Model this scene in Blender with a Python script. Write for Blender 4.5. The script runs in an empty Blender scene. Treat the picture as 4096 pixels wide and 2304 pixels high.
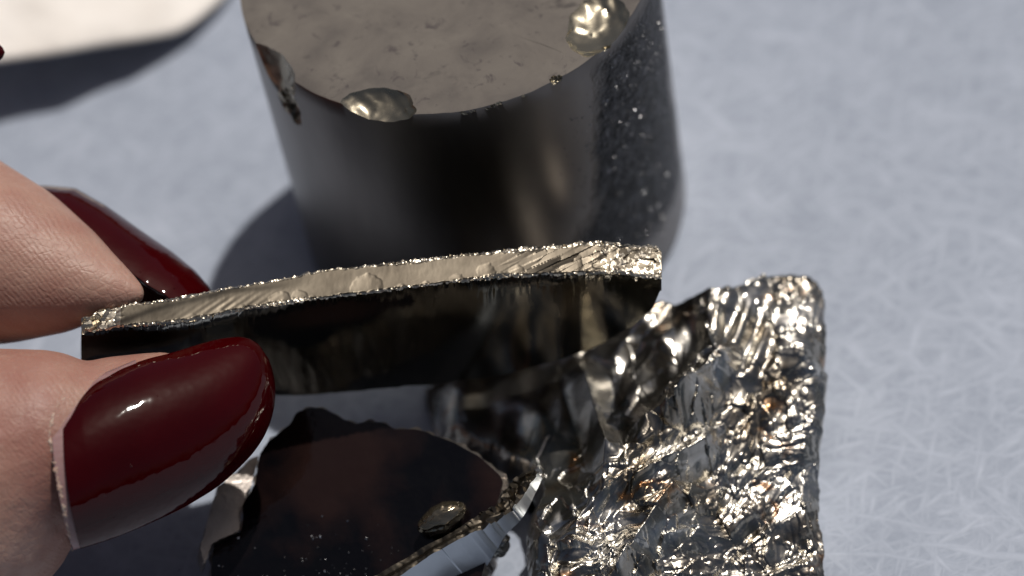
import bpy, bmesh, math, random
import numpy as np
from mathutils import Vector, Matrix

random.seed(7)
rng = np.random.default_rng(11)
scene = bpy.context.scene
scene.unit_settings.system = 'METRIC'
scene.unit_settings.scale_length = 0.01          # one unit is one centimetre
COL = scene.collection

# ------------------------------------------------------------------ camera
PW, PH = 4096.0, 2304.0
FPX = 11000.0
ELEV = math.radians(50.0)
ROLL = math.radians(11.5)
FOCUS = 25.55
ce, se = math.cos(ELEV), math.sin(ELEV)
FWD = Vector((0, ce, -se))
U0 = Vector((0, se, ce))
R0 = Vector((1, 0, 0))
CR = (R0 * math.cos(ROLL) - U0 * math.sin(ROLL)).normalized()
CU = (U0 * math.cos(ROLL) + R0 * math.sin(ROLL)).normalized()
CAM = Vector((0, 0, 0))


def ray(px, py):
    return FWD + CR * ((px - PW / 2) / FPX) + CU * (-(py - PH / 2) / FPX)


CYL_R, CYL_H = 2.07, 3.75
# the front rim of the cylinder's top lies in the plane of focus
_r = ray(1720, 470) * 25.75
CAM = Vector((-_r.x, -_r.y, CYL_H - _r.z))


def P(px, py, depth):
    return CAM + ray(px, py) * depth


def hit(px, py, p0, n):
    d = ray(px, py)
    return CAM + d * ((p0 - CAM).dot(n) / d.dot(n))


def on_z(px, py, z):
    return hit(px, py, Vector((0, 0, z)), Vector((0, 0, 1)))


cam_data = bpy.data.cameras.new('camera')
cam = bpy.data.objects.new('camera', cam_data)
COL.objects.link(cam)
m3 = Matrix((CR, CU, -FWD)).transposed()
cam.matrix_world = Matrix.Translation(CAM) @ m3.to_4x4()
cam_data.sensor_width = 36.0
cam_data.lens = 36.0 * FPX / PW
cam_data.clip_start = 0.5
cam_data.clip_end = 2000
cam_data.dof.use_dof = True
cam_data.dof.focus_distance = FOCUS
cam_data.dof.aperture_fstop = cam_data.lens * 1e-3 / 0.80
cam_data.dof.aperture_blades = 6
cam_data.dof.aperture_rotation = 0.4
scene.camera = cam

# ------------------------------------------------------------------ light
SUN_AZ = math.radians(53)      # to the right of straight ahead
SUN_EL = math.radians(67)
SUN = Vector((math.sin(SUN_AZ) * math.cos(SUN_EL), math.cos(SUN_AZ) * math.cos(SUN_EL), math.sin(SUN_EL)))
world = bpy.data.worlds.new('World')
scene.world = world
world.use_nodes = True
wn = world.node_tree
wn.nodes.clear()
sky = wn.nodes.new('ShaderNodeTexSky')
sky.sky_type = 'NISHITA'
sky.sun_disc = False
sky.sun_elevation = SUN_EL
sky.sun_rotation = SUN_AZ
sky.air_density = 0.8
sky.dust_density = 4.0
sky.ozone_density = 0.3
bg = wn.nodes.new('ShaderNodeBackground')
bg.inputs['Strength'].default_value = 0.05
wo = wn.nodes.new('ShaderNodeOutputWorld')
wn.links.new(sky.outputs[0], bg.inputs[0])
wn.links.new(bg.outputs[0], wo.inputs[0])
sl = bpy.data.lights.new('sun', 'SUN')
sl.energy = 5.0
sl.angle = math.radians(0.9)
sl.color = (1.0, 0.94, 0.86)
so = bpy.data.objects.new('sun', sl)
so.rotation_euler = SUN.to_track_quat('Z', 'Y').to_euler()
so.location = SUN * 60
COL.objects.link(so)
scene.view_settings.view_transform = 'Standard'
scene.view_settings.look = 'None'
scene.view_settings.exposure = -0.66
scene.view_settings.gamma = 1.0
scene.cycles.use_denoising = True
scene.cycles.sample_clamp_indirect = 6.0
scene.cycles.blur_glossy = 0.3
scene.cycles.max_bounces = 8


# ------------------------------------------------------------------ helpers
def mesh_obj(name, verts, faces, mat=None, parent=None, smooth=True, mats=None, fmat=None):
    me = bpy.data.meshes.new(name)
    me.from_pydata([tuple(v) for v in verts], [], [tuple(int(i) for i in f) for f in faces])
    if mats:
        for m in mats:
            me.materials.append(m)
    elif mat:
        me.materials.append(mat)
    if fmat is not None:
        me.polygons.foreach_set('material_index', np.asarray(fmat, dtype=np.int32))
    me.polygons.foreach_set('use_smooth', [smooth] * len(me.polygons))
    me.update()
    o = bpy.data.objects.new(name, me)
    COL.objects.link(o)
    if parent:
        o.parent = parent
        o.matrix_parent_inverse = Matrix.Translation(parent.location).inverted()
    return o


def tag(o, label, cat, group=None):
    o['label'] = label
    o['category'] = cat
    if group:
        o['group'] = group
    return o


def empty(name, loc, label, cat):
    o = bpy.data.objects.new(name, None)
    COL.objects.link(o)
    o.location = loc
    o.empty_display_size = 0.5
    return tag(o, label, cat)


def bake(o):
    """apply the modifiers of o"""
    dg = bpy.context.evaluated_depsgraph_get()
    dg.update()
    me = bpy.data.meshes.new_from_object(o.evaluated_get(dg))
    o.modifiers.clear()
    old = o.data
    o.data = me
    me.name = old.name
    return o


def fix_normals(o):
    bm = bmesh.new()
    bm.from_mesh(o.data)
    bmesh.ops.recalc_face_normals(bm, faces=bm.faces)
    bm.to_mesh(o.data)
    bm.free()


def _hash(ix, iy, seed):
    n = (ix.astype(np.int64) * 374761393 + iy.astype(np.int64) * 668265263 + seed * 974634777) & 0x7fffffff
    n = ((n ^ (n >> 13)) * 1274126177) & 0x7fffffff
    return ((n ^ (n >> 16)) & 0xffff) / 65535.0


def vnoise(x, y, seed=0):
    ix, iy = np.floor(x), np.floor(y)
    fx, fy = x - ix, y - iy
    fx = fx * fx * (3 - 2 * fx)
    fy = fy * fy * (3 - 2 * fy)
    a = _hash(ix, iy, seed); b = _hash(ix + 1, iy, seed)
    c = _hash(ix, iy + 1, seed); d = _hash(ix + 1, iy + 1, seed)
    return (a * (1 - fx) + b * fx) * (1 - fy) + (c * (1 - fx) + d * fx) * fy - 0.5


def fbm(x, y, seed=0, octv=4):
    s = 0; a = 1.0
    for k in range(octv):
        s = s + a * vnoise(x * 2 ** k, y * 2 ** k, seed + k * 17)
        a *= 0.5
    return s


def cells(x, y, seed=0):
    """jittered-grid Voronoi: returns id (as hashes) and offset to the nearest seed"""
    ix, iy = np.floor(x), np.floor(y)
    best = np.full(x.shape, 9e9); bx = np.zeros_like(x); by = np.zeros_like(x)
    ci = np.zeros_like(x); cj = np.zeros_like(x); second = np.full(x.shape, 9e9)
    for di in (-1, 0, 1):
        for dj in (-1, 0, 1):
            gx, gy = ix + di, iy + dj
            sx = gx + _hash(gx, gy, seed + 1); sy = gy + _hash(gx, gy, seed + 2)
            d = (x - sx) ** 2 + (y - sy) ** 2
            closer = d < best
            second = np.where(closer, best, np.minimum(second, d))
            bx = np.where(closer, x - sx, bx); by = np.where(closer, y - sy, by)
            ci = np.where(closer, gx, ci); cj = np.where(closer, gy, cj)
            best = np.where(closer, d, best)
    return ci, cj, bx, by, np.sqrt(best), np.sqrt(second)


def facets(x, y, seed, slope):
    ci, cj, bx, by, d1, d2 = cells(x, y, seed)
    a = (_hash(ci, cj, seed + 5) - 0.5) * 2 * slope
    b = (_hash(ci, cj, seed + 6) - 0.5) * 2 * slope
    return a * bx + b * by + (_hash(ci, cj, seed + 7) - 0.5) * slope * 0.6


def polyline(pts, n, t=None):
    p = np.array(pts, float)
    seg = np.sqrt(((p[1:] - p[:-1]) ** 2).sum(1))
    c = np.concatenate([[0], np.cumsum(seg)]) / seg.sum()
    if t is None:
        t = np.linspace(0, 1, n)
    return np.stack([np.interp(t, c, p[:, k]) for k in range(p.shape[1])], 1)


def soften(q, w):
    k = len(q)
    out = q.copy()
    for i in range(k):
        ww = min(w, i, k - 1 - i)
        out[i] = q[i - ww:i + ww + 1].mean(0)
    return out


def by_x(pts, xs):
    p = np.array(pts, float)
    return np.interp(xs, p[:, 0], p[:, 1])


def grid_faces(nr, nc, off=0):
    f = []
    for i in range(nr - 1):
        for j in range(nc - 1):
            a = off + i * nc + j
            f.append((a, a + 1, a + nc + 1, a + nc))
    return f


# ------------------------------------------------------------------ materials
class NT:
    def __init__(self, name):
        self.m = bpy.data.materials.new(name)
        self.m.use_nodes = True
        self.t = self.m.node_tree
        self.t.nodes.clear()
        self.out = self.n('ShaderNodeOutputMaterial')
        self.b = self.n('ShaderNodeBsdfPrincipled')
        self.l(self.b.outputs[0], self.out.inputs[0])
        self.tc = self.n('ShaderNodeTexCoord')

    def n(self, typ, **kw):
        x = self.t.nodes.new(typ)
        for k, v in kw.items():
            if hasattr(x, k) and k not in ('Scale',):
                setattr(x, k, v)
            else:
                x.inputs[k].default_value = v
        return x

    def l(self, a, b):
        self.t.links.new(a, b)

    def coords(self, scale=(1, 1, 1), rot=(0, 0, 0), loc=(0, 0, 0), src='Object'):
        mp = self.n('ShaderNodeMapping')
        mp.inputs['Scale'].default_value = scale
        mp.inputs['Rotation'].default_value = rot
        mp.inputs['Location'].default_value = loc
        self.l(self.tc.outputs[src], mp.inputs[0])
        return mp.outputs[0]

    def stretched(self, ang, across, along, loc=(0, 0, 0)):
        mp = self.n('ShaderNodeMapping')
        mp.vector_type = 'TEXTURE'
        mp.inputs['Rotation'].default_value = (0, 0, ang)
        mp.inputs['Scale'].default_value = (1.0 / along, 1.0 / across, 1.0)
        mp.inputs['Location'].default_value = loc
        self.l(self.tc.outputs['Object'], mp.inputs[0])
        return mp.outputs[0]

    def noise(self, vec, scale, detail=4, rough=0.55, dist=0.0):
        x = self.n('ShaderNodeTexNoise')
        x.inputs['Scale'].default_value = scale
        x.inputs['Detail'].default_value = detail
        x.inputs['Roughness'].default_value = rough
        x.inputs['Distortion'].default_value = dist
        self.l(vec, x.inputs['Vector'])
        return x.outputs['Fac']

    def ramp(self, fac, stops):
        r = self.n('ShaderNodeValToRGB')
        e = r.color_ramp.elements
        while len(e) < len(stops):
            e.new(0.5)
        for k, (p, c) in enumerate(stops):
            e[k].position = p
            e[k].color = (c[0], c[1], c[2], 1) if hasattr(c, '__len__') else (c, c, c, 1)
        self.l(fac, r.inputs[0])
        return r.outputs[0]

    def mix(self, fac, a, b, mode='MIX'):
        x = self.n('ShaderNodeMix')
        x.data_type = 'RGBA'
        x.blend_type = mode
        for s, v in ((0, fac), (6, a), (7, b)):
            if hasattr(v, 'is_output'):
                self.l(v, x.inputs[s])
            else:
                x.inputs[s].default_value = v if not hasattr(v, '__len__') else (v[0], v[1], v[2], 1)
        return x.outputs[2]

    def math(self, op, a, b=None, c=None):
        x = self.n('ShaderNodeMath')
        x.operation = op
        for s, v in ((0, a), (1, b), (2, c)):
            if v is None:
                continue
            if hasattr(v, 'is_output'):
                self.l(v, x.inputs[s])
            else:
                x.inputs[s].default_value = v
        return x.outputs[0]

    def bump(self, h, strength, dist, normal=None):
        x = self.n('ShaderNodeBump')
        x.inputs['Strength'].default_value = strength
        x.inputs['Distance'].default_value = dist
        self.l(h, x.inputs['Height'])
        if normal:
            self.l(normal, x.inputs['Normal'])
        return x.outputs[0]

    def set(self, **kw):
        names = {'color': 'Base Color', 'rough': 'Roughness', 'metal': 'Metallic', 'normal': 'Normal',
                 'sss': 'Subsurface Weight', 'spec': 'Specular IOR Level', 'coat': 'Coat Weight',
                 'coat_rough': 'Coat Roughness', 'ior': 'IOR', 'sheen': 'Sheen Weight', 'tint': 'Specular Tint'}
        for k, v in kw.items():
            s = self.b.inputs[names[k]]
            if hasattr(v, 'is_output'):
                self.l(v, s)
            elif hasattr(v, '__len__'):
                s.default_value = (v[0], v[1], v[2], 1)
            else:
                s.default_value = v
        return self


def mat_table():
    t = NT('frosted_table')
    fac = None
    for k, (a, sx, sy) in enumerate(((0.5, 1.5, 9), (2.1, 1.3, 8), (1.2, 1.6, 10), (2.75, 1.2, 9), (0.1, 2.4, 16))):
        n = t.noise(t.stretched(a, sy, sx, (k * 3.1, k * 1.7, k)), 1.0, 3, 0.6, 0.5)
        n = t.ramp(n, [(0.50, 0.0), (0.72, 1.0)])
        fac = n if fac is None else t.math('MAXIMUM', fac, n)
    soft = t.noise(t.coords(), 1.3, 3)
    big = t.noise(t.coords(), 0.25, 2)
    fine = t.noise(t.coords(), 22, 3)
    f = t.math('ADD', t.math('MULTIPLY', fac, 0.46), t.math('MULTIPLY', soft, 0.42))
    f = t.math('ADD', f, t.math('MULTIPLY', t.math('SUBTRACT', fine, 0.5), 0.25))
    c = t.ramp(f, [(0.12, (0.235, 0.275, 0.355)), (0.8, (0.445, 0.495, 0.60))])
    c = t.mix(0.25, c, t.ramp(big, [(0.3, (0.29, 0.325, 0.39)), (0.7, (0.38, 0.42, 0.50))]))
    t.set(color=c, rough=0.55, spec=0.35, normal=t.bump(f, 0.35, 0.02))
    return t.m


def mat_paper():
    t = NT('cream_paper')
    c = t.ramp(t.noise(t.coords(), 1.2, 5), [(0.3, (0.74, 0.70, 0.66)), (0.7, (0.86, 0.83, 0.80))])
    t.set(color=c, rough=0.85, spec=0.2, normal=t.bump(t.noise(t.coords(), 6, 4), 0.3, 0.03))
    return t.m


def mat_cyl_top():
    t = NT('dull_brown_grey_cut_face')
    n1 = t.noise(t.coords(), 1.6, 8, 0.62, 0.4)
    n2 = t.noise(t.coords(), 6, 5, 0.65, 0.6)
    c = t.ramp(n1, [(0.32, (0.105, 0.094, 0.088)), (0.5, (0.142, 0.127, 0.115)), (0.7, (0.175, 0.158, 0.14))])
    c = t.mix(t.ramp(n2, [(0.28, 1.0), (0.42, 0.0)]), c, (0.07, 0.06, 0.062))
    # a few dark blots
    n3 = t.noise(t.coords((1, 1.4, 1)), 2.6, 3, 0.5)
    c = t.mix(t.math('MULTIPLY', t.ramp(n3, [(0.66, 0.0), (0.74, 1.0)]), 0.6), c, (0.045, 0.04, 0.042))
    v = t.n('ShaderNodeTexVoronoi'); v.feature = 'F1'; v.inputs['Scale'].default_value = 3.0
    t.l(t.coords(), v.inputs['Vector'])
    pin = t.ramp(v.outputs['Distance'], [(0.02, 1.0), (0.05, 0.0)])
    # long scratches
    w = t.noise(t.stretched(-0.75, 14, 0.7, (0.3, 0.1, 0)), 1.0, 2, 0.4, 0.1)
    scr = t.ramp(w, [(0.72, 0.0), (0.76, 1.0)])
    c = t.mix(t.math('MULTIPLY', scr, 0.6), c, (0.05, 0.045, 0.04))
    c = t.mix(t.math('MULTIPLY', pin, 0.5), c, (0.04, 0.035, 0.03))
    h = t.math('ADD', n2, t.math('MULTIPLY', t.noise(t.coords(), 60, 2), 0.3))
    t.set(color=c, rough=0.62, spec=0.12, metal=0.0, normal=t.bump(h, 0.12, 0.02))
    return t.m


def mat_cyl_side():
    t = NT('dark_polished_side')
    sep = t.n('ShaderNodeSeparateXYZ')
    t.l(t.tc.outputs['Object'], sep.inputs[0])
    # rough unpolished patch on the right-hand side of the cylinder
    ang = t.math('ARCTAN2', sep.outputs[1], sep.outputs[0])
    wob = t.noise(t.coords(), 0.9, 5, 0.6)
    a = t.math('ADD', ang, t.math('MULTIPLY', t.math('SUBTRACT', wob, 0.5), 0.5))
    zc = t.math('MULTIPLY', t.math('SUBTRACT', sep.outputs[2], 1.9), -0.12)
    al = t.math('ADD', a, zc)
    lo = t.math('SMOOTH_MIN', 1.0, t.math('MULTIPLY', t.math('ADD', al, 1.17), 12), 0.1)
    lo = t.math('MAXIMUM', lo, 0.0)
    hi = t.math('MAXIMUM', t.math('MINIMUM', t.math('MULTIPLY', t.math('SUBTRACT', -0.22, a), 14), 1.0), 0.0)
    # the patch tapers to a point at the top and at the bottom
    zz = t.math('MAXIMUM', t.math('MINIMUM', t.math('MULTIPLY', t.math('SUBTRACT', sep.outputs[2], 0.5), 4), 1.0), 0.0)
    zt = t.math('MAXIMUM', t.math('MINIMUM', t.math('MULTIPLY', t.math('SUBTRACT', 3.66, sep.outputs[2]), 6), 1.0), 0.0)
    mask = t.math('MULTIPLY', t.math('MULTIPLY', lo, hi), t.math('MULTIPLY', zz, zt))
    v = t.n('ShaderNodeTexVoronoi'); v.feature = 'F1'; v.inputs['Scale'].default_value = 20.0
    t.l(t.coords(), v.inputs['Vector'])
    grain = t.math('ADD', v.outputs['Distance'], t.noise(t.coords(), 24, 5, 0.7))
    stain = t.noise(t.coords((1, 1, 0.35)), 0.8, 4)
    sm = t.ramp(stain, [(0.35, (0.11, 0.10, 0.092)), (0.65, (0.19, 0.175, 0.165))])
    c = t.mix(mask, sm, t.ramp(t.noise(t.coords(), 8, 5, 0.7), [(0.42, (0.018, 0.018, 0.019)), (0.62, (0.07, 0.07, 0.075)), (0.75, (0.26, 0.26, 0.28))]))
    r = t.math('ADD', 0.34, t.math('MULTIPLY', mask, 0.10))
    bmp = t.bump(t.math('MULTIPLY', grain, mask), 0.8, 0.03)
    bmp = t.bump(t.noise(t.coords((1, 1, 0.4)), 1.4, 3), 0.06, 0.08, bmp)
    t.set(color=c, rough=r, metal=1.0, normal=bmp)
    return t.m


def mat_fracture(name, c0=(0.50, 0.455, 0.38), c1=(0.66, 0.61, 0.52), rough=0.3, bump=0.4, scale=14, metal=0.9):
    t = NT(name)
    n = t.noise(t.coords(), 2.0, 5)
    c = t.ramp(n, [(0.35, c0), (0.65, c1)])
    h = t.noise(t.coords(), scale, 6, 0.6, 0.5)
    r = t.ramp(t.noise(t.coords(), 3.0, 4), [(0.3, rough * 0.75), (0.7, rough * 1.25)])
    t.set(color=c, rough=r, metal=metal, normal=t.bump(h, bump, 0.02))
    return t.m


def mat_mirror(name, col, rough=0.06, stain=True, metal=1.0):
    t = NT(name)
    n = t.noise(t.coords((1, 1, 1)), 1.1, 4)
    c = t.ramp(n, [(0.35, tuple(x * 0.75 for x in col)), (0.7, col)])
    dots = t.noise(t.coords(), 40, 3, 0.7)
    r = t.math('ADD', rough, t.math('MULTIPLY', t.ramp(t.noise(t.coords(), 3, 6, 0.7), [(0.5, 0.0), (0.75, 1.0)]), 0.12))
    t.set(color=c, rough=r, metal=metal, normal=t.bump(dots, 0.05, 0.01))
    return t.m


def mat_chunk():
    t = NT('silvery_crystal_fracture')
    n = t.noise(t.coords(), 1.2, 5, 0.6, 0.5)
    c = t.ramp(n, [(0.36, (0.24, 0.205, 0.16)), (0.5, (0.42, 0.40, 0.36)), (0.6, (0.66, 0.645, 0.61))])
    copper_tint = t.ramp(t.noise(t.coords((1, 1.6, 1), (0, 0, 0.6)), 1.9, 4, 0.6, 0.8), [(0.60, 0.0), (0.70, 1.0)])  # mask for copper-brown tint, patches shaped by noise
    c = t.mix(t.math('MULTIPLY', copper_tint, 0.75), c, (0.40, 0.18, 0.06))
    h = t.math('ADD', t.noise(t.coords((1, 1, 1)), 9, 6, 0.65, 0.6), t.math('MULTIPLY', t.noise(t.coords(), 40, 3), 0.3))
    t.set(color=c, rough=0.26, metal=1.0, normal=t.bump(h, 0.045, 0.03))
    return t.m


def mat_skin():
    t = NT('skin')
    big = t.noise(t.coords(), 0.7, 3)
    mid = t.noise(t.coords(), 3.2, 5, 0.6)
    fine = t.noise(t.coords(), 16, 4, 0.6)
    c = t.ramp(big, [(0.35, (0.31, 0.15, 0.12)), (0.55, (0.40, 0.24, 0.19)), (0.7, (0.45, 0.295, 0.24))])
    c = t.mix(t.ramp(mid, [(0.45, 0.0), (0.75, 0.45)]), c, (0.29, 0.115, 0.085))
    c = t.mix(t.ramp(fine, [(0.55, 0.0), (0.8, 0.3)]), c, (0.52, 0.38, 0.30))
    # finger ridges
    w = t.n('ShaderNodeTexWave')
    w.wave_type = 'BANDS'
    w.inputs['Scale'].default_value = 7.5
    w.inputs['Distortion'].default_value = 3.2
    w.inputs['Detail'].default_value = 1.5
    w.inputs['Detail Scale'].default_value = 0.22
    t.l(t.coords((1, 1, 1), (0.0, 0.35, -0.35)), w.inputs['Vector'])
    vor = t.n('ShaderNodeTexVoronoi'); vor.feature = 'DISTANCE_TO_EDGE'; vor.inputs['Scale'].default_value = 9
    t.l(t.coords((1, 1.5, 1)), vor.inputs['Vector'])
    crk = t.ramp(vor.outputs['Distance'], [(0.0, 0.0), (0.12, 1.0)])
    nrm = t.bump(t.math('MULTIPLY', w.outputs['Fac'], t.ramp(t.noise(t.coords(), 1.1, 3), [(0.4, 0.15), (0.6, 1.0)])), 0.16, 0.012)
    nrm = t.bump(crk, 0.16, 0.012, nrm)
    nrm = t.bump(fine, 0.45, 0.02, nrm)
    t.set(color=c, rough=t.ramp(mid, [(0.3, 0.42), (0.7, 0.6)]), spec=0.45, sss=0.22, normal=nrm)
    t.b.inputs['Subsurface Radius'].default_value = (1.0, 0.35, 0.2)
    t.b.inputs['Subsurface Scale'].default_value = 0.18
    return t.m


def mat_polish():
    t = NT('dark_red_nail_polish')
    n = t.noise(t.coords(), 0.8, 2)
    c = t.ramp(n, [(0.3, (0.026, 0.0003, 0.0007)), (0.7, (0.038, 0.0005, 0.0013))])
    dust = t.n('ShaderNodeTexVoronoi'); dust.inputs['Scale'].default_value = 5.5
    t.l(t.coords(), dust.inputs['Vector'])
    d = t.ramp(dust.outputs['Distance'], [(0.03, 1.0), (0.06, 0.0)])
    nrm = t.bump(t.noise(t.coords((1, 1, 1)), 1.9, 3), 0.16, 0.12)
    nrm = t.bump(d, 0.5, 0.02, nrm)
    t.set(color=c, rough=0.4, spec=0.0, coat=1.0, coat_rough=0.05, normal=nrm)
    t.b.inputs['Coat IOR'].default_value = 1.38
    t.l(nrm, t.b.inputs['Coat Normal'])
    return t.m


def mat_bare_nail():
    t = NT('bare_nail')
    c = t.ramp(t.noise(t.coords((1, 4, 1)), 5, 4), [(0.3, (0.25, 0.14, 0.14)), (0.7, (0.33, 0.21, 0.21))])
    t.set(color=c, rough=0.3, spec=0.5, sss=0.1, normal=t.bump(t.noise(t.coords(), 14, 4), 0.15, 0.01))
    t.b.inputs['Subsurface Scale'].default_value = 0.1
    return t.m


def mat_cuticle():
    t = NT('dry_cuticle')
    c = t.ramp(t.noise(t.coords(), 9, 5), [(0.35, (0.42, 0.26, 0.20)), (0.65, (0.55, 0.42, 0.35))])
    t.set(color=c, rough=0.6, sss=0.1, normal=t.bump(t.noise(t.coords(), 20, 5), 0.8, 0.03))
    t.b.inputs['Subsurface Scale'].default_value = 0.1
    return t.m


M_TABLE = mat_table(); M_PAPER = mat_paper(); M_TOP = mat_cyl_top(); M_SIDE = mat_cyl_side()
M_CHIP = mat_fracture('glossy_conchoidal_chip', (0.30, 0.27, 0.21), (0.40, 0.36, 0.28), 0.27, 0.15, 8)
M_STRIP = mat_fracture('plate_broken_edge', (0.11, 0.094, 0.074), (0.145, 0.126, 0.10), 0.42, 0.05, 9, 1.0)
M_EDGE = mat_fracture('plate_chipped_rim', (0.44, 0.39, 0.31), (0.58, 0.53, 0.45), 0.34, 0.1, 30, 1.0)
M_FACE = mat_mirror('plate_dark_face', (0.27, 0.25, 0.20), 0.09)
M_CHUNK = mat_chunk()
M_SLAB = mat_mirror('black_slab_face', (0.006, 0.004, 0.004), 0.1, True, 0.0)
def tune_slab():
    nt = M_SLAB.node_tree
    b = nt.nodes['Principled BSDF']
    b.inputs['Specular IOR Level'].default_value = 0.4
    tc = nt.nodes.new('ShaderNodeTexCoord')
    nz = nt.nodes.new('ShaderNodeTexNoise'); nz.inputs['Scale'].default_value = 0.9; nz.inputs['Detail'].default_value = 5
    rp = nt.nodes.new('ShaderNodeValToRGB')
    rp.color_ramp.elements[0].position = 0.46; rp.color_ramp.elements[0].color = (0.002, 0.002, 0.003, 1)
    rp.color_ramp.elements[1].position = 0.62; rp.color_ramp.elements[1].color = (0.016, 0.008, 0.007, 1)  # brownish reflections of the mirror face put into its base colour
    bp = nt.nodes.new('ShaderNodeBump'); bp.inputs['Strength'].default_value = 0.35; bp.inputs['Distance'].default_value = 0.12
    nt.links.new(tc.outputs['Object'], nz.inputs['Vector'])
    nt.links.new(nz.outputs['Fac'], rp.inputs[0]); nt.links.new(rp.outputs[0], b.inputs['Base Color'])
    nt.links.new(nz.outputs['Fac'], bp.inputs['Height']); nt.links.new(bp.outputs[0], b.inputs['Normal'])


tune_slab()
M_SLABEDGE = mat_fracture('slab_broken_edge', (0.30, 0.27, 0.25), (0.42, 0.38, 0.35), 0.4, 0.3, 10)
M_BLUEFACE = mat_mirror('grey_shard_face', (0.55, 0.60, 0.66), 0.28)
M_SKIN = mat_skin(); M_POLISH = mat_polish(); M_BARE = mat_bare_nail(); M_CUT = mat_cuticle()

# ------------------------------------------------------------------ table top
S = 60.0
o = mesh_obj('table_top', [(-S, -S, 0), (S, -S, 0), (S, S, 0), (-S, S, 0)], [(0, 1, 2, 3)], M_TABLE)
o['kind'] = 'structure'


# ------------------------------------------------------------------ cylinder
def build_cylinder():
    rim = on_z(1720, 470, CYL_H)                 # front of the rim
    c = Vector((rim.x + 0.44, rim.y + CYL_R, 0))
    prof = [(0.0, 0.0), (CYL_R - 0.06, 0.0), (CYL_R - 0.015, 0.02), (CYL_R, 0.08)]
    nz = 30
    for k in range(1, nz):
        prof.append((CYL_R, 0.08 + (CYL_H - 0.10 - 0.08) * k / nz))
    prof += [(CYL_R, CYL_H - 0.03), (CYL_R - 0.008, CYL_H - 0.008), (CYL_R - 0.03, CYL_H)]
    for k in range(1, 9):
        prof.append(((CYL_R - 0.03) * (1 - k / 9.0), CYL_H))
    prof.append((0.0, CYL_H))
    n = 220
    verts = [(0, 0, 0)]
    for (r, z) in prof[1:-1]:
        for j in range(n):
            a = 2 * math.pi * j / n
            rr = r
            zz = z
            if z > CYL_H - 0.05 and r > CYL_R - 0.05:     # worn rim
                w = float(vnoise(np.array([j * 0.35]), np.array([1.5]), 5)[0])
                w2 = float(vnoise(np.array([j * 1.1]), np.array([7.5]), 6)[0])
                zz -= max(0, w) * 0.03 + max(0, w2) * 0.02
            verts.append((rr * math.cos(a), rr * math.sin(a), zz))
    verts.append((0, 0, CYL_H))
    faces = []; fm = []
    m = len(prof) - 2
    for j in range(n):
        faces.append((0, 1 + (j + 1) % n, 1 + j)); fm.append(1)
    for i in range(m - 1):
        top = prof[i + 1][1] >= CYL_H - 0.012
        for j in range(n):
            a = 1 + i * n + j; b = 1 + i * n + (j + 1) % n
            faces.append((a, b, b + n, a + n)); fm.append(0 if top else 1)
    last = len(verts) - 1
    for j in range(n):
        faces.append((1 + (m - 1) * n + j, 1 + (m - 1) * n + (j + 1) % n, last)); fm.append(0)
    cyl = mesh_obj('metal_cylinder', verts, faces, mats=[M_TOP, M_SIDE, M_CHIP], fmat=fm)

    def cutter(center, radii, rotz, seed, amp=0.03, ripple=0.02, tilt=0.0):
        bm = bmesh.new()
        bmesh.ops.create_icosphere(bm, subdivisions=5, radius=1.0)
        R = Matrix.Rotation(rotz, 3, 'Z') @ Matrix.Rotation(tilt, 3, 'X')
        vs = np.array([v.co[:] for v in bm.verts])
        nz_ = fbm(vs[:, 0] * 2.3 + 5 + vs[:, 2], vs[:, 1] * 2.3 + seed, seed, 4)
        ring = np.sin((np.sqrt((vs[:, 0] - 0.7) ** 2 + (vs[:, 1] - .5) ** 2 + vs[:, 2] ** 2)) * 24) * 0.5
        nz_ = nz_ + (facets(vs[:, 0] * 1.5 + seed, vs[:, 1] * 1.5 + vs[:, 2], seed + 40, 1.0) * 0.4 if radii[0] > 0.3 else 0)
        for v, k, q in zip(bm.verts, nz_, ring):
            d = v.co.copy()
            s = 1 + amp * k * 2 + ripple * q
            p = Vector((d.x * radii[0] * s, d.y * radii[1] * s, d.z * radii[2] * s))
            v.co = R @ p + center
        me = bpy.data.meshes.new('c')
        bm.to_mesh(me); bm.free()
        for mm in (M_TOP, M_SIDE, M_CHIP):
            me.materials.append(mm)
        for p in me.polygons:
            p.material_index = 2
            p.use_smooth = True
        ob = bpy.data.objects.new('c', me)
        COL.objects.link(ob)
        return ob

    def top_pt(px, py):
        p = on_z(px, py, CYL_H)
        return Vector((p.x - c.x, p.y - c.y, CYL_H))

    def side_pt(px, py):
        # point of the side wall under this pixel
        d = ray(px, py)
        o_ = CAM - c
        A = d.x ** 2 + d.y ** 2; B = 2 * (o_.x * d.x + o_.y * d.y); C_ = o_.x ** 2 + o_.y ** 2 - CYL_R ** 2
        disc = max(B * B - 4 * A * C_, 0)
        t_ = (-B - math.sqrt(disc)) / (2 * A)
        return o_ + d * t_

    cutters = []
    a = top_pt(1500, 440)
    cutters.append(cutter(a + Vector((0, -0.02, 0.10)), (0.42, 0.34, 0.24), math.radians(-20), 3, 0.05, 0.014))
    b = top_pt(2350, 110)
    cutters.append(cutter(b + Vector((0.10, -0.02, 0.12)), (0.37, 0.50, 0.22), math.radians(-22), 9, 0.05, 0.016))
    e = side_pt(1085, 230)
    cutters.append(cutter(e + Vector((-0.13, -0.02, 0.05)), (0.27, 0.48, 0.66), math.radians(32), 14, 0.05, 0.004, 0.0))
    e = side_pt(1165, 420)
    cutters.append(cutter(e + Vector((-0.04, 0.0, 0.0)), (0.12, 0.2, 0.26), math.radians(30), 24, 0.2, 0.06))
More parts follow.
